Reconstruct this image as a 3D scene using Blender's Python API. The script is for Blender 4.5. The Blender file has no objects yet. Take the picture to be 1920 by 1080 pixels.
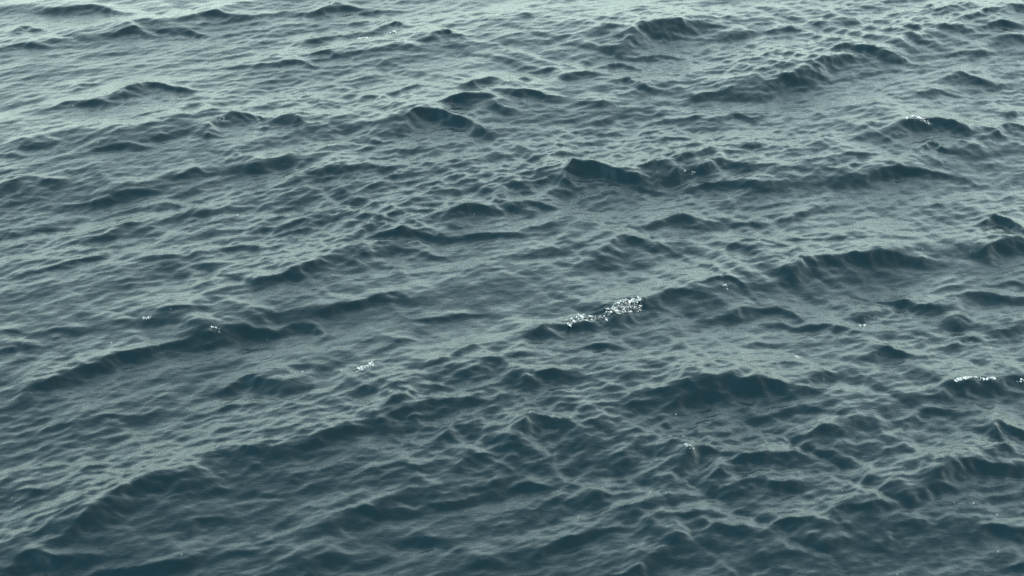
import bpy, math, random
import numpy as np

# ------------------------------------------------------------------ camera
sc = bpy.context.scene
col = sc.collection
cam_data = bpy.data.cameras.new('camera')
cam = bpy.data.objects.new('camera', cam_data)
col.objects.link(cam)
EYE = 15.0
cam.location = (0.0, 0.0, EYE)
cam.rotation_euler = (math.radians(90 - 20), 0.0, 0.0)
cam_data.sensor_width = 36.0
cam_data.sensor_fit = 'VERTICAL'
cam_data.sensor_height = 20.25
cam_data.lens = 20.25 / 2 / math.tan(math.radians(6.5))
cam_data.clip_end = 20000
cam_data.dof.use_dof = True
cam_data.dof.focus_distance = 50.0
cam_data.dof.aperture_fstop = 1.5
sc.camera = cam

# ------------------------------------------------------------------ light
SUN_EL, SUN_AZ = math.radians(42), math.radians(-128)     # azimuth from +Y, towards +X
world = bpy.data.worlds.new('World')
sc.world = world
world.use_nodes = True
nt = world.node_tree
nt.nodes.clear()
out = nt.nodes.new('ShaderNodeOutputWorld')
bg = nt.nodes.new('ShaderNodeBackground')
sky = nt.nodes.new('ShaderNodeTexSky')
sky.sky_type = 'NISHITA'
sky.sun_disc = False
sky.sun_elevation = SUN_EL
sky.sun_rotation = SUN_AZ
sky.air_density = 0.5
sky.dust_density = 1.0
sky.ozone_density = 3.0
# thin sea haze over the whole sky, thickest towards the horizon like any even layer of air:
# cover = 1 - exp(-depth / sin(elevation)), the same in every direction
tc = nt.nodes.new('ShaderNodeTexCoord')
sep = nt.nodes.new('ShaderNodeSeparateXYZ')
nt.links.new(tc.outputs['Generated'], sep.inputs[0])
def mnode(op, a, b=None):
    n = nt.nodes.new('ShaderNodeMath'); n.operation = op
    for i, v in enumerate((a, b)):
        if v is None: continue
        if hasattr(v, 'links'): nt.links.new(v, n.inputs[i])
        else: n.inputs[i].default_value = v
    return n.outputs[0]
HAZE_DEPTH, HAZE_RGB = 0.23, (5.6, 7.0, 6.0, 1)
up = mnode('MAXIMUM', sep.outputs['Z'], 0.06)
cover = mnode('SUBTRACT', 1.0, mnode('EXPONENT', mnode('DIVIDE', -HAZE_DEPTH, up)))
veil = nt.nodes.new('ShaderNodeMix')
veil.data_type = 'RGBA'
nt.links.new(cover, veil.inputs['Factor'])
nt.links.new(sky.outputs['Color'], veil.inputs['A'])
veil.inputs['B'].default_value = HAZE_RGB
nt.links.new(veil.outputs['Result'], bg.inputs['Color'])
bg.inputs['Strength'].default_value = 0.15
nt.links.new(bg.outputs['Background'], out.inputs['Surface'])

sd = bpy.data.lights.new('sun', 'SUN')
sd.energy = 2.0
sd.angle = math.radians(0.5)
sd.color = (1.0, 0.95, 0.88)
sun = bpy.data.objects.new('sun', sd)
col.objects.link(sun)
sun.rotation_euler = (math.radians(90) - SUN_EL, 0, -SUN_AZ + math.pi)
# lamp shines along its -Z; tilt so that it comes from (sin az, cos az) at the sun's height
sun.rotation_euler = (-(math.pi / 2 - SUN_EL), 0, -SUN_AZ)
sc.view_settings.view_transform = 'Standard'
sc.view_settings.look = 'None'
sc.view_settings.gamma = 1.0
sc.view_settings.exposure = 1.43
sc.view_settings.use_curve_mapping = False
sc.cycles.use_denoising = False

# ------------------------------------------------------------------ the sea
rng = np.random.default_rng(11)
WIND = math.atan2(-0.76, 0.65)                           # direction the chop runs

def spectrum_tile(N, L, lmin, lmax, peak, rms, spread, chop, wind=WIND, tail=3.6):
    """periodic height field and its horizontal displacement"""
    k1 = np.fft.fftfreq(N, L / N) * 2 * np.pi
    kx, ky = np.meshgrid(k1, k1, indexing='xy')
    k = np.hypot(kx, ky); k[0, 0] = 1e-6
    kp = 2 * np.pi / peak
    S = np.exp(-0.8 * (kp / k) ** 2.2) * k ** (-tail)
    S *= 1 / (1 + (k * lmin / (2 * np.pi)) ** 8) / (1 + (2 * np.pi / lmax / k) ** 12)
    th = np.arctan2(ky, kx) - wind
    p = spread / (1 + (k / kp) * 0.14) 
    D = np.abs(np.cos(th)) ** (2 * p) + 0.02
    amp = np.sqrt(S * D); amp[0, 0] = 0
    n = rng.standard_normal((N, N)) + 1j * rng.standard_normal((N, N))
    s = amp * n
    h = np.fft.ifft2(s).real
    f = rms / h.std()
    dx = np.fft.ifft2(1j * kx / k * s).real
    dy = np.fft.ifft2(1j * ky / k * s).real
    return (h * f).astype(np.float32), (dx * f * chop).astype(np.float32), (dy * f * chop).astype(np.float32), N, L

def sample(t, f, x, y):
    """smooth (bilinear) lookup in a periodic tile"""
    N, L = t[3], t[4]
    u = (x / L * N) % N; v = (y / L * N) % N
    i = np.floor(u).astype(np.int32); j = np.floor(v).astype(np.int32)
    a = (u - i).astype(np.float32); b = (v - j).astype(np.float32)
    i0 = i % N; i1 = (i + 1) % N; j0 = j % N; j1 = (j + 1) % N
    F = t[f]
    return (F[j0, i0] * (1 - a) + F[j0, i1] * a) * (1 - b) + (F[j1, i0] * (1 - a) + F[j1, i1] * a) * b

swell = spectrum_tile(512, 96.0, 1.6, 30, 6.0, 0.030, 5.0, 0.85)
chop = spectrum_tile(1024, 37.0, 0.20, 2.2, 1.7, 0.0108, 3.0, 0.75, WIND + 0.16)
ripple = spectrum_tile(1024, 13.7, 0.045, 0.42, 0.40, 0.0030, 4.0, 0.5, WIND + 0.16)
warp = spectrum_tile(256, 41.0, 0.5, 4.0, 1.5, 0.06, 0.2, 1.0)

lump = spectrum_tile(256, 29.0, 0.25, 2.5, 0.9, 1.0, 0.1, 0.0)
fine_warp = spectrum_tile(512, 23.0, 0.12, 0.8, 0.45, 0.015, 0.1, 0.0)
gust = spectrum_tile(256, 83.0, 4.0, 40.0, 12.0, 1.0, 0.6, 0.0)

# crest lines (long low ridges have a negative first number): length of the steep face, height, then the points along the crest (metres)
CRESTS = [
  (0.26,0.093,-10.19,53.97,-9.22,54.11,-9.00,54.22,-8.63,53.68),
  (0.18,0.063,-10.54,52.03,-10.39,52.48,-10.02,52.15),
  (0.14,0.049,-10.54,50.62,-10.11,50.98,-9.66,50.92),
  (0.18,0.063,-8.42,51.82,-8.04,52.36,-7.71,51.96),
  (0.14,0.051,-7.52,52.27,-7.04,52.48,-6.49,52.10),
  (0.22,0.078,-7.06,53.10,-6.76,53.49,-6.14,53.63,-5.61,53.59),
  (0.14,0.033,-6.23,54.54,-5.83,54.58),
  (0.23,0.106,-4.33,54.26,-3.77,54.69,-2.84,54.88),
  (0.18,0.086,-4.46,51.38,-3.85,52.28,-3.31,52.76,-3.08,52.71),
  (0.13,0.059,-2.76,53.16,-2.48,53.46,-2.24,53.23),
  (0.21,0.100,-1.86,52.07,-1.43,52.71,-1.08,52.42),
  (0.17,0.041,-2.99,51.01,-2.46,51.47,-1.90,51.43),
  (0.14,0.049,-4.18,50.64,-3.87,50.99,-3.52,50.64),
  (0.15,0.054,-5.51,49.62,-4.79,50.08,-4.42,50.21,-4.12,49.86),
  (0.19,0.089,-7.64,47.24,-7.35,47.80,-7.03,48.13,-6.27,47.92),
  (0.13,0.046,-8.56,47.72,-8.42,48.29,-8.23,48.42),
  (0.15,0.055,-8.94,46.43,-8.59,46.74,-7.79,46.89,-7.39,46.94),
  (0.13,0.032,-6.61,47.22,-6.01,47.43),
  (0.13,0.031,-9.81,46.76,-8.94,47.33),
  (0.19,0.045,-4.47,46.97,-4.26,47.54,-3.95,47.52),
  (0.13,0.045,-3.81,47.06,-3.52,47.65,-3.32,47.47),
  (0.16,0.056,-3.02,47.68,-2.78,48.06,-2.49,47.83),
  (0.16,0.057,-2.51,47.82,-2.11,48.37,-1.86,48.68,-1.70,48.57),
  (0.23,0.105,-1.27,48.47,-0.75,48.90,-0.41,49.24,0.00,48.84),
  (0.28,0.133,-5.80,44.71,-5.58,45.46,-5.47,46.02,-5.13,46.40,-4.63,45.90),
  (0.24,0.086,-4.63,45.92,-4.06,46.26,-3.83,45.90),
  (0.17,0.061,-7.46,44.00,-7.09,44.44,-6.72,44.24),
  (0.18,0.062,-6.77,44.63,-6.15,45.15,-5.74,45.07),
  (0.29,0.135,-2.30,45.59,-2.03,46.23,-1.44,46.94,-1.12,46.50,-0.45,46.03),
  (0.24,0.114,-1.50,47.22,-0.84,47.89,-0.37,47.72,-0.21,47.41),
  (0.18,0.064,-3.53,45.27,-3.13,46.05,-2.63,46.03),
  (0.10,0.037,-2.67,44.99,-2.38,45.16),
  (0.13,0.046,-9.07,43.92,-8.86,44.25,-8.60,44.15),
  (0.17,0.040,-9.24,43.70,-8.94,43.64),
  (0.19,0.067,-8.88,41.79,-8.49,42.45,-7.98,42.23),
  (0.17,0.060,-4.98,43.37,-4.34,43.69,-4.04,44.14,-3.84,44.11),
  (0.11,0.039,-5.85,42.72,-5.66,43.09,-5.37,43.02),
  (0.24,0.113,-3.82,42.67,-3.44,43.29,-2.89,43.71,-2.36,43.59),
  (0.12,0.029,-3.36,44.25,-3.01,44.01,-2.54,44.37),
  (0.19,0.066,-7.58,41.45,-7.03,41.79,-6.44,42.22,-5.96,42.09),
  (0.18,0.065,-6.48,41.13,-5.98,41.52,-5.61,41.44),
  (0.11,0.038,-5.68,41.70,-5.28,41.75),
  (0.16,0.056,-5.42,41.03,-4.99,41.27),
  (0.12,0.029,-8.56,40.10,-8.18,39.96),
  (0.12,0.029,-7.99,40.11,-7.51,40.43),
  (0.13,0.045,-7.14,39.56,-6.77,39.98,-6.54,40.57,-6.26,40.48),
  (0.12,0.029,-6.26,40.21,-5.92,40.33),
  (0.13,0.045,-4.43,40.17,-4.14,40.49,-3.50,40.88),
  (0.14,0.048,-4.69,39.27,-4.59,39.53,-4.17,39.35),
  (0.11,0.028,-5.98,38.78,-5.52,38.92),
  (0.14,0.051,-7.92,38.02,-7.37,38.32,-7.00,38.67,-6.58,39.06),
  (0.11,0.027,-5.27,38.58,-4.60,38.81),
  (0.21,0.098,-4.40,37.71,-3.93,38.12,-3.35,38.31,-3.13,38.81,-2.74,39.52,-2.38,39.46),
  (0.18,0.084,-2.77,40.08,-2.53,40.61,-2.33,41.08,-2.00,40.97),
  (0.20,0.093,-2.15,40.16,-1.80,40.48,-1.31,40.41),
  (0.18,0.086,-1.06,41.47,-0.84,41.82,-0.42,41.83),
  (0.12,0.030,-1.70,41.44,-1.21,41.78),
  (0.15,0.055,-0.90,40.43,-0.32,40.89,0.00,40.79),
  (0.11,0.040,-2.38,39.43,-1.42,39.77,-1.06,39.68),
  (0.38,0.177,2.25,51.92,2.70,53.07,3.04,53.58,3.60,53.76,3.88,54.40,4.11,54.35),
  (0.15,0.053,4.08,53.86,4.68,54.04),
  (0.18,0.066,4.50,53.20,5.01,53.82,5.49,53.99),
  (0.15,0.053,5.73,53.98,6.36,54.47),
  (0.14,0.063,2.51,51.45,3.15,51.79,3.48,51.73),
  (0.12,0.044,0.96,51.99,1.47,52.23),
  (0.11,0.040,0.00,54.01,0.53,54.39),
  (0.19,0.088,1.13,49.60,1.59,50.22,1.96,50.06),
  (0.15,0.055,1.87,50.65,2.33,50.95,2.75,50.57),
  (0.17,0.080,2.05,49.52,2.34,49.89,2.80,49.36),
  (0.17,0.060,0.33,50.02,0.87,50.18),
  (0.17,0.059,0.00,49.24,0.54,49.54),
  (0.19,0.090,0.00,47.84,0.32,48.47,0.84,48.15),
  (0.16,0.057,1.31,48.00,1.85,48.22),
  (0.27,0.125,4.86,49.54,5.83,50.50,6.29,51.13,6.77,51.89,7.25,52.14),
  (0.22,0.101,6.71,52.40,7.01,52.96,7.62,52.77,7.86,52.43,8.40,52.23),
  (0.23,0.081,8.51,54.59,9.26,54.91,9.70,54.67),
  (0.15,0.054,7.40,54.79,8.00,55.23),
  (0.24,0.110,9.92,55.29,11.16,56.53,11.78,56.87,12.28,56.89),
  (0.20,0.092,10.46,54.95,11.04,55.49,11.62,55.36),
  (0.17,0.060,10.81,54.22,11.49,54.68),
  (0.24,0.086,9.18,51.06,9.53,51.49,9.98,51.18),
  (0.15,0.052,9.20,52.94,10.32,53.43),
  (0.13,0.048,7.81,49.66,8.44,50.20,9.05,50.25),
  (0.13,0.046,6.70,48.57,7.51,49.06,7.87,48.93),
  (0.14,0.050,3.62,47.16,4.20,47.91,4.82,47.86),
  (0.14,0.033,3.53,48.98,4.08,49.21),
  (0.12,0.043,2.64,46.25,3.47,46.52),
  (0.14,0.048,4.34,45.80,4.87,46.14),
  (0.32,0.178,7.36,47.23,7.83,47.95,8.21,48.03,8.39,47.84,9.14,47.88),
  (0.14,0.080,7.85,46.32,8.12,46.73,8.39,46.48),
  (0.13,0.048,6.01,45.45,6.46,45.83,7.00,46.05),
  (0.18,0.083,6.05,44.52,6.86,45.06,7.81,45.35,8.22,45.12),
  (0.17,0.077,9.36,47.59,9.75,48.30,10.27,48.25),
  (0.17,0.079,9.85,48.91,10.49,49.43),
  (0.17,0.078,-0.33,42.13,0.00,43.13,0.38,43.52,0.62,43.37),
  (0.29,0.160,0.86,43.09,1.12,44.06,1.46,44.20,1.94,43.82,2.37,43.75),
  (0.27,0.128,2.71,43.74,2.92,44.40,3.43,44.43,3.86,44.86,4.54,44.77),
  (0.20,0.092,3.28,43.56,3.89,44.00,4.52,43.94),
  (0.14,0.066,0.00,42.00,0.28,42.39,0.75,42.19),
  (0.13,0.047,0.55,41.42,1.11,41.69),
  (0.29,0.135,1.38,39.78,1.62,40.30,1.82,40.82,2.13,40.75,2.35,40.54),
  (0.16,0.076,2.31,41.52,2.79,41.86,3.64,42.00),
  (0.15,0.054,0.00,39.77,0.81,40.21,1.09,40.62),
  (0.14,0.049,4.98,42.29,5.39,43.02,5.77,43.35),
  (0.11,0.038,3.73,41.89,4.31,42.09),
  (0.15,0.055,3.42,40.23,3.94,41.04,4.31,41.08),
  (0.13,0.047,6.13,41.34,6.59,41.64,6.87,41.61),
  (0.22,0.103,4.60,39.49,4.89,40.14,5.44,40.57,5.60,40.41),
  (0.18,0.084,5.60,40.40,6.38,40.82,7.14,40.97),
  (0.19,0.108,8.15,42.60,8.61,43.08,9.07,42.69),
  (0.25,0.139,8.19,41.22,8.62,41.79,9.02,41.69),
  (0.08,0.043,3.28,38.93,3.52,39.22,3.70,39.05),
  (0.13,0.061,7.10,39.54,7.89,39.97,8.75,40.24),
  (0.10,0.037,4.79,41.27,5.54,41.40),
  (0.11,0.040,7.52,43.47,8.01,43.78),
  (0.08,0.036,-7.73,35.63,-7.24,35.61),
  (0.11,0.039,-6.93,35.68,-6.60,35.85),
  (0.13,0.061,-7.58,34.86,-7.41,35.22,-7.13,35.09),
  (0.20,0.112,-7.02,33.28,-6.87,33.72,-6.49,33.99,-6.24,34.36,-5.90,34.65,-5.48,35.10,-5.29,35.46,-5.08,35.39),
  (0.11,0.039,-5.97,35.97,-5.56,36.23,-4.99,36.27),
  (0.12,0.055,-5.55,36.45,-5.03,36.63,-4.73,36.82,-4.38,36.66),
  (0.25,0.116,-4.98,35.49,-4.78,35.82,-4.27,36.06,-3.71,36.06),
  (0.22,0.079,-3.55,36.17,-3.21,36.53,-2.93,36.05),
  (0.16,0.056,-4.26,36.26,-3.97,36.67,-3.64,36.72),
  (0.14,0.066,-3.19,36.72,-2.76,37.14,-2.20,37.55,-1.52,37.60),
  (0.10,0.047,-1.42,36.93,-0.92,37.18,-0.38,37.26),
  (0.22,0.102,-4.17,34.01,-4.06,34.30,-3.84,34.44,-3.58,34.23,-3.26,34.13),
  (0.08,0.036,-1.97,35.53,-1.82,35.79,-1.46,35.94),
  (0.20,0.093,-1.72,33.55,-1.59,34.11,-1.37,34.32,-1.09,34.24),
  (0.14,0.049,-1.67,33.19,-1.38,33.44,-1.07,33.37),
  (0.20,0.096,-0.94,34.57,-0.63,34.74,-0.36,35.12,-0.08,35.36),
  (0.13,0.046,-1.43,34.86,-1.09,35.45,-0.65,35.71,-0.08,36.23),
  (0.10,0.035,-4.74,32.88,-4.18,33.22,-3.68,33.55),
  (0.12,0.056,-4.16,32.19,-4.06,32.48,-3.60,32.74),
  (0.08,0.028,-5.83,32.92,-5.51,33.02),
  (0.13,0.046,-5.93,31.05,-5.67,31.36,-5.30,31.29),
  (0.11,0.038,-5.94,30.34,-5.80,30.62,-5.55,30.57),
  (0.09,0.044,-6.72,30.26,-6.55,30.47,-6.07,30.50),
  (0.22,0.121,-5.66,29.32,-5.49,29.77,-5.19,30.26,-4.83,30.72,-4.57,30.92,-4.35,30.90),
  (0.14,0.063,-3.22,31.78,-2.89,32.29,-2.46,32.55,-2.03,32.86),
  (0.12,0.042,-1.05,32.53,-0.68,33.09,-0.46,33.26),
  (0.11,0.040,-3.90,31.70,-3.75,31.99,-3.40,31.80),
  (0.10,0.036,-1.23,33.54,-0.85,33.77,-0.35,34.02),
  (0.11,0.051,-4.35,29.66,-4.14,29.98,-3.70,30.11),
  (0.21,0.096,-2.57,29.90,-2.32,30.22,-1.85,30.66,-1.28,30.81),
  (0.13,0.045,-1.28,30.82,-0.79,30.96,-0.07,31.45),
  (0.07,0.024,-3.34,29.52,-3.14,29.61),
  (0.06,0.030,-5.40,30.76,-5.17,30.86),
  (0.18,0.098,-6.43,28.15,-6.27,28.58,-6.00,28.71,-5.64,28.79),
  (0.14,0.076,-5.17,28.30,-4.88,28.58,-4.57,28.75,-4.29,28.92,-3.98,29.21),
  (0.08,0.035,-3.74,29.12,-3.38,29.24),
  (0.17,0.077,-2.82,28.70,-2.58,29.07,-2.33,29.31,-1.98,29.33),
  (0.16,0.056,-1.46,29.81,-1.11,29.93,-0.77,29.91),
  (0.11,0.050,-0.48,29.31,-0.17,29.57),
  (0.13,0.046,-0.36,31.40,-0.07,31.76),
  (0.08,0.030,-1.97,31.56,-1.17,31.71),
  (0.09,0.033,-3.16,31.12,-2.89,31.32),
  (0.07,0.026,-4.11,30.62,-3.81,30.74),
  (0.07,0.026,-3.41,30.71,-3.07,30.84),
  (0.20,0.109,0.00,35.73,0.12,36.25,0.41,36.56,1.08,36.91,1.42,37.06),
  (0.24,0.134,1.59,37.15,1.83,37.82,2.01,38.13,2.22,37.88),
  (0.12,0.058,2.18,37.91,2.68,38.54,3.12,38.61),
  (0.19,0.089,5.93,39.13,6.40,38.98,6.81,38.83,7.43,38.83),
  (0.17,0.081,7.05,39.22,7.82,39.58,8.63,39.61),
  (0.21,0.097,5.59,38.18,5.99,38.57),
  (0.19,0.087,3.22,37.60,3.87,38.17,4.26,38.26,4.51,38.13,4.82,37.86),
  (0.16,0.076,4.25,37.68,5.12,37.82,5.52,37.57),
  (0.25,0.117,7.02,38.49,7.27,38.42),
  (0.17,0.078,7.71,37.93,8.44,38.59),
  (0.10,0.047,6.93,37.34,7.24,37.70,7.51,37.54),
  (0.11,0.039,0.98,36.11,1.56,36.30),
  (0.11,0.040,3.52,36.60,4.09,36.89),
  (0.20,0.092,5.37,36.40,5.83,36.78,6.25,36.74),
  (0.11,0.053,0.00,35.35,0.24,35.58),
  (0.22,0.104,0.04,34.60,0.32,34.92,0.72,35.08),
  (0.15,0.053,1.67,34.84,1.92,35.07,2.28,35.12),
  (0.29,0.160,2.20,34.46,2.62,34.80,3.08,35.15,3.39,35.01,3.82,34.99,4.26,34.96),
  (0.16,0.087,4.41,35.20,4.79,35.74,5.03,35.68),
  (0.23,0.142,6.44,35.33,6.64,35.59,7.33,35.79,7.99,36.25),
  (0.22,0.124,0.00,32.46,0.23,32.86,0.38,33.22,0.58,33.53,0.76,33.24),
  (0.22,0.105,1.26,32.18,1.57,32.55,1.98,33.20,2.13,33.13),
  (0.27,0.148,2.14,31.91,2.31,32.34,2.47,32.86,2.71,32.81,2.97,32.68),
  (0.22,0.103,2.76,31.91,2.94,32.26,3.38,32.65,3.93,32.81),
  (0.13,0.062,3.04,31.62,3.39,31.91,3.92,31.98),
  (0.11,0.049,3.61,33.10,3.75,33.29,3.85,33.22),
  (0.10,0.037,3.82,34.11,4.17,34.39,4.64,34.41),
  (0.11,0.050,4.26,33.45,4.66,33.86,4.80,33.79),
  (0.11,0.051,5.64,34.18,6.19,34.71,6.68,34.79),
  (0.21,0.125,7.14,34.02,7.28,34.40,7.63,34.36),
  (0.07,0.036,6.09,33.58,6.36,33.79),
  (0.14,0.066,6.68,33.36,6.92,33.65,7.20,33.70),
  (0.21,0.114,5.80,32.17,6.20,32.80,6.63,33.11,7.40,33.14),
  (0.12,0.069,5.45,31.80,5.80,32.16,6.35,32.32),
  (0.12,0.054,4.34,31.12,4.71,31.48,5.45,31.82),
  (0.15,0.068,4.90,30.44,5.28,31.16,5.67,31.29),
  (0.13,0.075,6.29,31.06,6.54,31.25,7.09,31.48),
  (0.22,0.104,2.14,30.15,2.25,30.76,2.48,31.01,2.73,30.90),
  (0.16,0.089,2.61,30.24,2.74,30.62,3.06,30.59),
  (0.11,0.052,3.42,30.62,3.66,30.88,4.17,30.95),
  (0.14,0.080,0.24,29.51,0.38,29.81,0.66,30.06,0.95,30.17,1.42,30.46),
  (0.15,0.086,1.02,29.11,1.37,29.37,1.81,29.78,2.12,29.82),
  (0.10,0.045,1.44,30.96,1.59,31.13,1.87,31.10),
  (0.12,0.054,0.00,31.36,0.22,31.55,0.66,31.53),
  (0.18,0.084,0.79,31.12,1.20,31.48),
  (0.08,0.037,4.04,30.37,4.50,30.65),
  (0.12,0.065,6.63,30.39,6.99,30.58),
  (-1.06,0.154,-4.48,37.60,-3.13,38.80,-1.81,40.69,-0.28,42.35,1.17,44.25,4.59,45.27),
  (-0.78,0.113,-7.07,33.52,-6.01,34.88,-4.59,36.27,-1.36,37.91),
  (-1.05,0.151,-3.96,45.05,-2.05,46.82,0.00,48.83,2.50,52.41,4.26,54.77),
  (-0.99,0.144,0.00,36.27,1.97,38.15,4.66,40.06,6.80,41.14,9.14,42.30),
  (-0.86,0.124,-5.70,29.55,-4.61,31.20,-2.96,32.15,-1.54,33.63,0.00,35.13),
  (-0.87,0.126,-2.97,28.91,-1.86,30.94,0.30,33.02,2.64,35.06,4.35,35.42),
  (-0.89,0.129,0.24,29.74,2.03,31.32,3.72,33.00,6.51,35.75,8.06,36.57),
  (-0.96,0.138,2.32,29.03,4.36,31.32,6.24,33.03,7.48,33.55),
  (-0.76,0.110,-8.91,41.94,-6.84,42.33,-4.46,43.93,-2.55,44.50),
  (-0.72,0.104,-9.13,44.13,-7.12,44.98,-5.23,46.84),
  (-1.04,0.150,4.78,49.82,7.32,52.69,11.74,56.63),
  (-0.94,0.136,4.29,44.11,7.43,45.53,10.39,48.88),
  (-0.77,0.111,-10.54,50.60,-8.59,52.21,-5.99,54.44),
  (-0.64,0.092,-6.41,28.53,-5.49,29.06,-3.99,29.53),
]

def graded(a, b, step, far, grow=1.35):
    """coordinates: dense between a and b, then growing steps out to far"""
    core = [a]
    while core[-1] < b:
        core.append(core[-1] + step(core[-1]))
    lo = []; s = step(a) * grow; p = a
    while p > far[0]:
        p -= s; s *= grow; lo.append(p)
    hi = []; s = step(core[-1]) * grow; p = core[-1]
    while p < far[1]:
        p += s; s *= grow; hi.append(p)
    return np.array(lo[::-1] + core + hi)

XS = graded(-17.5, 17.5, lambda v: 0.028, (-4000, 4000))
YS = graded(26.5, 68.0, lambda v: 0.0011 * v, (-4000, 6000))
X0, Y0 = np.meshgrid(XS, YS, indexing='xy')
X0 = X0.astype(np.float64); Y0 = Y0.astype(np.float64)

def amp_map(x, y):
    """the wind has roughened the water more towards the right"""
    return 1.02 + 0.22 * np.clip((x + 0.25 * (42 - y)) / 12.0, -1, 1.2)

def added_swell(x, y):
    """long low swell added so that its tilt darkens the water towards the lower right"""
    q = 0.8 * x - 0.6 * (y - 42.0)
    return 1.8 * np.cos(2 * np.pi * (q + 18.0) / 122.0)

def sea_base(x, y, boost=0.0):
    m = amp_map(x, y) * np.clip(1.0 + 0.22 * sample(gust, 0, x, y), 0.45, 1.8)
    m0 = m; m = m * (1.0 + boost)
    h = sample(swell, 0, x, y) + sample(chop, 0, x, y) * m + sample(ripple, 0, x, y) * m
    dx = sample(swell, 1, x, y) + (sample(chop, 1, x, y) + sample(ripple, 1, x, y)) * m0
    dy = sample(swell, 2, x, y) + (sample(chop, 2, x, y) + sample(ripple, 2, x, y)) * m0
    return h, dx, dy

def crest_height(x, y):
    """height added by the crest lines at flat arrays x, y (inside the crest region)"""
    wx = sample(warp, 0, x, y); wy = sample(warp, 0, x + 17.3, y + 5.1)
    gx = x + wx + sample(fine_warp, 0, x, y); gy = y + wy + sample(fine_warp, 0, x + 7.7, y + 3.3)
    H = np.zeros_like(x); Dn = np.zeros_like(x)
    for c in CRESTS:
        Lf, A = abs(c[0]), c[1]
        P = np.array(c[2:]).reshape(-1, 2)
        Lb = Lf * 3.0
        m = min(3.5 * Lb, 9.0)
        box = np.nonzero((gx > P[:, 0].min() - m) & (gx < P[:, 0].max() + m) &
                         (gy > P[:, 1].min() - m) & (gy < P[:, 1].max() + m))[0]
        if not len(box): continue
        qx, qy = gx[box], gy[box]
        # along-crest distance t and signed distance in front of the smoothly curving crest
        d = P[-1] - P[0]; tot = np.hypot(*d); d = d / tot
        pt = (P - P[0]) @ d
        ps = (P - P[0]) @ np.array([d[1], -d[0]])
        tt = (qx - P[0][0]) * d[0] + (qy - P[0][1]) * d[1]
        ss = (qx - P[0][0]) * d[1] - (qy - P[0][1]) * d[0]
        w = 0.10 * tot
        s0 = sum(np.interp(tt + o * w, pt, ps) * g for o, g in ((-1.5, .12), (-.75, .22), (0, .32), (.75, .22), (1.5, .12)))
        sd_ = ss - s0
        e = 0.07 * Lf
        rnd = np.sqrt(sd_ ** 2 + e * e) - e
        front = np.exp(-(rnd / (0.75 * Lf)) ** 1.3)
        back = np.exp(-(rnd / Lb) ** 1.15)
        prof = np.where(sd_ > 0, front, back)
        dip = 0.16 * np.exp(-((sd_ - 1.7 * Lf) / (0.8 * Lf)) ** 2)
        mid = tot / 2
        tap = (1.0 + 0.10 * sample(lump, 0, tt + 3.1 * P[0][0], np.full_like(tt, P[0][1]))) * np.exp(-(np.abs(tt - mid) / (mid + 0.6 * Lf)) ** 2.4)
        if c[0] < 0:                                      # long low ridge: carries the crests
            Dn[box] -= A * prof * tap
            continue
        H[box] += (0.98 * A * prof * tap) ** 3
        Dn[box] += A * dip * tap
    return np.cbrt(H) - Dn

near = (np.abs(X0) < 20) & (Y0 > 24) & (Y0 < 72)
idx = np.nonzero(near.ravel())[0]
# the wind tears more short chop out of the steep crests
pre = np.zeros(X0.size)
pre[idx] = crest_height(X0.ravel()[idx], Y0.ravel()[idx])
h, dx, dy = sea_base(X0, Y0, 0.30 * np.clip((pre - 0.08) / 0.15, 0, 1).reshape(X0.shape))
X = X0 + dx; Y = Y0 + dy
ch = np.zeros(h.size)
ch[idx] = crest_height(X.ravel()[idx], Y.ravel()[idx])

# broken water: the crest is torn into small lumps where foam breaks
FOAM_GLINTS = [  # beads and dots here are sun glints modelled as pale clots
  ('broad broken white foam crest tumbling over the dark wave right of centre', 0.121, 300, (0.85,37.03,1.05,37.19,1.26,37.26,1.43,37.36,1.60,37.49,1.76,37.68,1.92,37.86,2.05,37.99)),
  ('short thin foam streak on the small crest in the left half below the middle', 0.065, 55, (-2.30,34.71,-2.23,34.83,-2.14,34.94,-2.04,35.17)),
  ('white foam and glint spilling from the steep dark peak near the upper right corner', 0.065, 90, (7.76,47.86,7.90,47.95,8.03,47.94,8.14,47.86,8.27,47.86)),
  ('row of bright sun-glint beads along the dark crest at the right edge', 0.023, 70, (6.56,35.51,6.74,35.67,6.93,35.78,7.18,35.86,7.33,35.90,7.47,35.93,7.65,35.99,7.81,36.08,7.92,36.13)),
  ('small foam and glint fringe on the dark far crest near the top edge, left of its neighbour', 0.065, 34, (-3.37,52.17,-3.28,52.27,-3.17,52.36,-3.08,52.33)),
  ('tiny foam and glint fringe on the pointed far crest near the top edge, right of its neighbour', 0.047, 22, (-2.71,52.72,-2.60,52.81,-2.49,52.83)),
  ('single bright glint dot on the left end of a dark far crest', 0.047, 9, (-5.48,45.89,-5.42,45.96)),
  ('faint glint beads on the dark crest above the middle right of centre', 0.037, 12, (3.11,44.25,3.22,44.27,3.37,44.26)),
  ("tiny glint tuft on a little dark peak above the broad foam crest's right side", 0.056, 10, (3.44,38.88,3.52,38.83)),
  ('pale glint fleck at the very tip of the tall dark pyramid wave', 0.065, 10, (2.44,32.72,2.52,32.68)),
  ('little glint dash along the dark crest in the left quarter', 0.037, 10, (-5.64,36.25,-5.52,36.26)),
  ('pair of glint dots on the dark wave face below the little dash', 0.056, 10, (-4.57,35.90,-4.44,35.88)),
  ('tiny glint dots in the rough water right of the broad foam crest', 0.047, 7, (4.41,36.33,4.45,36.26)),
  ('scattered glint dots on the dark slope right of the middle', 0.056, 10, (5.47,37.90,5.68,37.94)),
]
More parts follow.
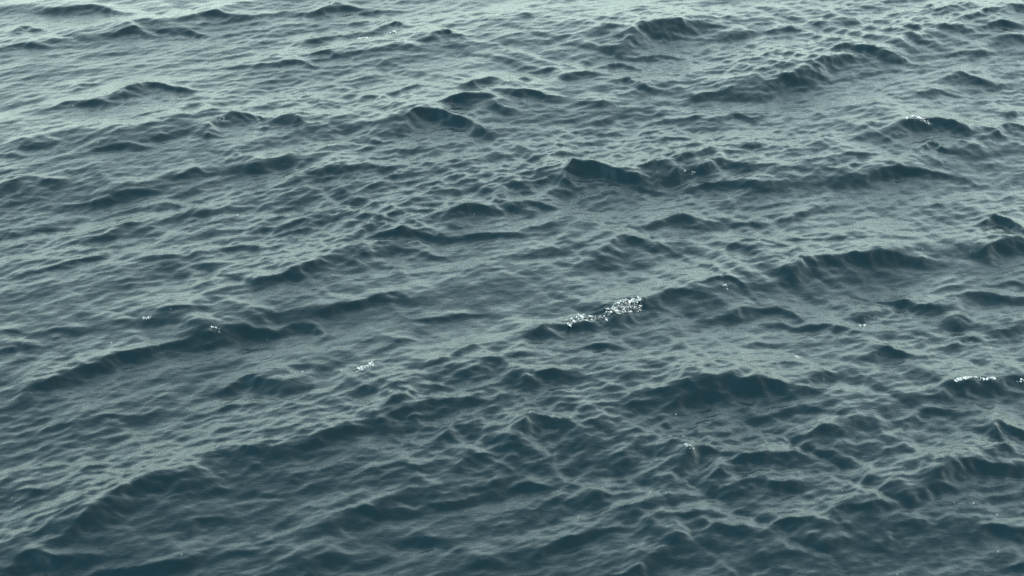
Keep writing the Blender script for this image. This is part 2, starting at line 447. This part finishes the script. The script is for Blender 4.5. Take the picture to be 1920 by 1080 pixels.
FLECKS = [(-8.40, 46.64), (-7.56, 44.26), (-2.60, 47.66), (-2.48, 46.84), (-4.04, 52.12), (0.81, 53.35), (2.24, 44.01), (2.65, 44.11), (-3.09, 34.67), (-2.53, 34.80), (-3.26, 34.59), (-5.26, 36.50), (-6.00, 35.33), (2.39, 34.00), (1.89, 31.44), (0.91, 30.80), (0.89, 30.79), (0.14, 31.35), (0.14, 31.09), (4.95, 33.57), (6.31, 33.65), (6.34, 33.67), (6.55, 30.73), (6.53, 30.70), (5.06, 29.91), (6.40, 31.91), (4.56, 31.86), (0.70, 33.84), (3.56, 48.14), (9.19, 48.33), (9.31, 47.34), (0.52, 44.27), (-3.74, 35.95), (5.86, 38.27), (7.31, 37.52), (7.59, 37.34), (-6.58, 30.31), (-6.42, 30.03), (-5.42, 31.50), (-4.19, 28.97), (4.72, 35.46), (6.13, 31.88), (6.69, 31.70), (5.33, 38.35), (-0.65, 41.56), (-4.70, 41.09), (7.09, 41.23), (7.92, 41.25), (6.27, 40.96), (4.49, 32.12)]  # sun glints on the chop, each modelled as one white clot
torn = spectrum_tile(512, 9.1, 0.03, 0.30, 0.16, 1.0, 0.1, 0.0)
rough = np.zeros(h.size)
xf, yf = X.ravel(), Y.ravel()
for lab, w, n, pts in FOAM_GLINTS:
    if n < 20: continue
    P = np.array(pts).reshape(-1, 2)
    bb = np.nonzero((np.abs(xf - P[:, 0].mean()) < np.ptp(P[:, 0]) / 2 + 1) & (np.abs(yf - P[:, 1].mean()) < np.ptp(P[:, 1]) / 2 + 1.5))[0]
    for (ax, ay), (cx_, cy_) in zip(P[:-1], P[1:]):
        mx, my = (ax + cx_) / 2, (ay + cy_) / 2
        q = np.exp(-((xf[bb] - mx) / (0.5 * abs(cx_ - ax) + w * .5 + .03)) ** 2 - ((yf[bb] - my + w * 0.6) / (w * 1.6 + .08)) ** 2)
        rough[bb] = np.maximum(rough[bb], q * min(0.022, 0.10 * w))
torn_h = sample(torn, 0, X, Y) * rough.reshape(h.shape)
Z = h + torn_h + ch.reshape(h.shape) + added_swell(X, Y)

ny, nx = Z.shape
co = np.stack([X, Y, Z], -1).astype(np.float32).reshape(-1)
me = bpy.data.meshes.new('sea')
me.vertices.add(nx * ny)
me.vertices.foreach_set('co', co)
i = np.arange(nx - 1, dtype=np.int32); j = np.arange(ny - 1, dtype=np.int32)[:, None]
a = (j * nx + i).ravel()
quads = np.stack([a, a + 1, a + nx + 1, a + nx], -1).astype(np.int32).ravel()
nq = len(a)
me.loops.add(nq * 4)
me.loops.foreach_set('vertex_index', quads)
me.polygons.add(nq)
me.polygons.foreach_set('loop_start', np.arange(nq, dtype=np.int32) * 4)
me.polygons.foreach_set('use_smooth', np.ones(nq, dtype=bool))
me.update(calc_edges=True)
sea = bpy.data.objects.new('sea', me)
col.objects.link(sea)
sea['kind'] = 'structure'
sea['label'] = 'dark teal open sea with wind chop'

def water_material():
    m = bpy.data.materials.new('sea_water'); m.use_nodes = True
    t = m.node_tree; t.nodes.clear(); L = t.links
    o = t.nodes.new('ShaderNodeOutputMaterial')
    p = t.nodes.new('ShaderNodeBsdfPrincipled')
    p.inputs['Base Color'].default_value = (0.0001, 0.0096, 0.0142, 1)
    p.inputs['Roughness'].default_value = 0.15
    p.inputs['IOR'].default_value = 1.333
    g = t.nodes.new('ShaderNodeNewGeometry')
    mp = t.nodes.new('ShaderNodeMapping')
    mp.inputs['Rotation'].default_value = (0, 0, math.radians(-38))
    mp.inputs['Scale'].default_value = (1.0, 3.2, 1.0)
    L.new(g.outputs['Position'], mp.inputs['Vector'])
    n = t.nodes.new('ShaderNodeTexNoise')
    n.inputs['Scale'].default_value = 8.0
    n.inputs['Detail'].default_value = 3.0
    n.inputs['Roughness'].default_value = 0.6
    L.new(mp.outputs['Vector'], n.inputs['Vector'])
    b = t.nodes.new('ShaderNodeBump')
    b.inputs['Strength'].default_value = 1.0
    b.inputs['Distance'].default_value = 0.0055
    L.new(n.outputs['Fac'], b.inputs['Height'])
    L.new(b.outputs['Normal'], p.inputs['Normal'])
    L.new(p.outputs['BSDF'], o.inputs['Surface'])
    return m
sea.data.materials.append(water_material())

# ------------------------------------------------------------------ foam and sun glints
def foam_glint_material():
    m = bpy.data.materials.new('foam_glint'); m.use_nodes = True
    t = m.node_tree; p = t.nodes['Principled BSDF']; L = t.links
    n = t.nodes.new('ShaderNodeTexNoise'); n.inputs['Scale'].default_value = 22.0
    g = t.nodes.new('ShaderNodeNewGeometry'); L.new(g.outputs['Position'], n.inputs['Vector'])
    r = t.nodes.new('ShaderNodeValToRGB')
    r.color_ramp.elements[0].position = 0.35; r.color_ramp.elements[0].color = (0.05, 0.09, 0.10, 1)
    r.color_ramp.elements[1].position = 0.62; r.color_ramp.elements[1].color = (0.52, 0.56, 0.55, 1)
    L.new(n.outputs['Fac'], r.inputs['Fac']); L.new(r.outputs['Color'], p.inputs['Base Color'])
    p.inputs['Roughness'].default_value = 0.35
    p.inputs['IOR'].default_value = 1.34
    return m
FOAM_GLINT_MAT = foam_glint_material()  # its pale colour also gives the modelled sun glints their brightness
FILM_MAT = bpy.data.materials.new('foam_film'); FILM_MAT.use_nodes = True
_p = FILM_MAT.node_tree.nodes['Principled BSDF']
_p.inputs['Base Color'].default_value = (0.09, 0.12, 0.12, 1)
_p.inputs['Roughness'].default_value = 0.3

def film_disc(V, F, x, y, r):
    """a ragged flake of thin bubble film lying on the water"""
    k = len(V); V.append((x, y, surface_height(x, y) + .008))
    a = rnd.uniform(0, 6.28); st = rnd.uniform(.5, .8)
    for i in range(9):
        q = r * rnd.uniform(.45, 1.2); t = i * 2 * math.pi / 9
        u, v = q * math.cos(t), q * math.sin(t) * st
        px, py = x + u * .8 + v * .6, y - u * .6 + v * .8
        V.append((px, py, surface_height(px, py) + .002))
    F.extend((k, k + 1 + i, k + 1 + (i + 1) % 9) for i in range(9))
rnd = random.Random(5)
Zf = Z.ravel()

def surface_height(x, y):
    i = int(np.searchsorted(XS, x)); j = int(np.searchsorted(YS, y))
    wx, wy, wz = (q[max(j - 10, 0):j + 10, max(i - 9, 0):i + 9] for q in (X, Y, Z))
    d = (wx - x) ** 2 + (wy - y) ** 2
    return float(wz.ravel()[d.argmin()])

G = (1 + 5 ** 0.5) / 2
ICO_V = np.array([(-1, G, 0), (1, G, 0), (-1, -G, 0), (1, -G, 0), (0, -1, G), (0, 1, G), (0, -1, -G), (0, 1, -G),
                  (G, 0, -1), (G, 0, 1), (-G, 0, -1), (-G, 0, 1)]) / math.sqrt(1 + G * G)
ICO_F = [(0, 11, 5), (0, 5, 1), (0, 1, 7), (0, 7, 10), (0, 10, 11), (1, 5, 9), (5, 11, 4), (11, 10, 2), (10, 7, 6), (7, 1, 8),
         (3, 9, 4), (3, 4, 2), (3, 2, 6), (3, 6, 8), (3, 8, 9), (4, 9, 5), (2, 4, 11), (6, 2, 10), (8, 6, 7), (9, 8, 1)]

def bubble(V, F, x, y, r, stretch):
    """one lumpy clot of froth, drawn out down the wave face, sitting in the surface; also stands in for sun glints"""
    z = surface_height(x, y)
    a = math.atan2(-0.9, 0.35) + rnd.uniform(-.4, .4)
    c, s_ = math.cos(a), math.sin(a)
    k = len(V)
    for v in ICO_V:
        q = rnd.uniform(.72, 1.25)
        px, py, pz = v[0] * r * stretch * q, v[1] * r * q, v[2] * r * .75 * q
        V.append((x + px * c - py * s_, y + px * s_ + py * c, z + pz + r * .2))
    F.extend((f[0] + k, f[1] + k, f[2] + k) for f in ICO_F)

def finish(name, V, F, label, group=None):
    ox = sum(v[0] for v in V) / len(V); oy = sum(v[1] for v in V) / len(V); oz = min(v[2] for v in V)
    m = bpy.data.meshes.new(name)
    m.from_pydata([(v[0] - ox, v[1] - oy, v[2] - oz) for v in V], [], F)
    m.polygons.foreach_set('use_smooth', [True] * len(F))
    m.materials.append(FOAM_GLINT_MAT)
    if len(F) > 20:                                       # many clots: an Empty that carries the froth
        o = bpy.data.objects.new(name, None); o.empty_display_size = 0.1; col.objects.link(o)
        f = bpy.data.objects.new('froth_glint', m); col.objects.link(f); f.parent = o; f['kind'] = 'stuff'
    else:
        o = bpy.data.objects.new(name, m); col.objects.link(o)
    o.location = (ox, oy, oz)
    o['label'] = label; o['category'] = 'foam'
    if group: o['group'] = group
    return o

for lab, w, n, pts in FOAM_GLINTS:
    P = np.array(pts).reshape(-1, 2)
    seg = np.hypot(*(P[1:] - P[:-1]).T); cum = np.concatenate([[0], seg.cumsum()])
    V, F = [], []
    clots = [rnd.uniform(0, cum[-1]) for _ in range(max(2, n // 12))]
    for _ in range(int(n * 1.5)):
        t = min(max(rnd.choice(clots) + rnd.gauss(0, .03 + 0.035 * cum[-1]), 0), cum[-1])
        x = float(np.interp(t, cum, P[:, 0])); y = float(np.interp(t, cum, P[:, 1]))
        u = rnd.random() ** 1.4
        y -= (u - .15) * w * 2.2; x += (u - .3) * w * .5 + rnd.gauss(0, .015)
        bubble(V, F, x, y, min(.030, .0058 * math.exp(rnd.gauss(0, .5)) * (1.25 if n > 20 else 1.0)), rnd.uniform(1.2, 4.0))
    o = finish('foam_glint_patch', V, F, lab)
    if n >= 20:
        V, F = [], []
        for _ in range(int(n * 0.55)):
            t = min(max(rnd.choice(clots) + rnd.gauss(0, .05), 0), cum[-1])
            x = float(np.interp(t, cum, P[:, 0])); y = float(np.interp(t, cum, P[:, 1]))
            film_disc(V, F, x + rnd.gauss(0, .02), y - (rnd.random() ** 1.3 - .15) * w * 2.2, rnd.uniform(.010, .024))
        m = bpy.data.meshes.new('bubble_film')
        m.from_pydata([(v[0] - o.location[0], v[1] - o.location[1], v[2] - o.location[2]) for v in V], [], F)
        m.materials.append(FILM_MAT)
        f = bpy.data.objects.new('bubble_film', m); col.objects.link(f); f.parent = o; f['kind'] = 'stuff'

for x, y in FLECKS:
    V, F = [], []
    bubble(V, F, x, y, rnd.uniform(.005, .010), rnd.uniform(1.2, 2.0))
    far = 'far' if y > 50 else 'middle' if y > 38 else 'near'
    side = 'left' if x < -3 else 'right' if x > 3 else 'centre'
    finish('glint_fleck', V, F, 'tiny white sun-glint fleck alone on the %s chop, %s part' % (far, side),
           'single sun-glint flecks on the %s chop, %s part' % (far, side))
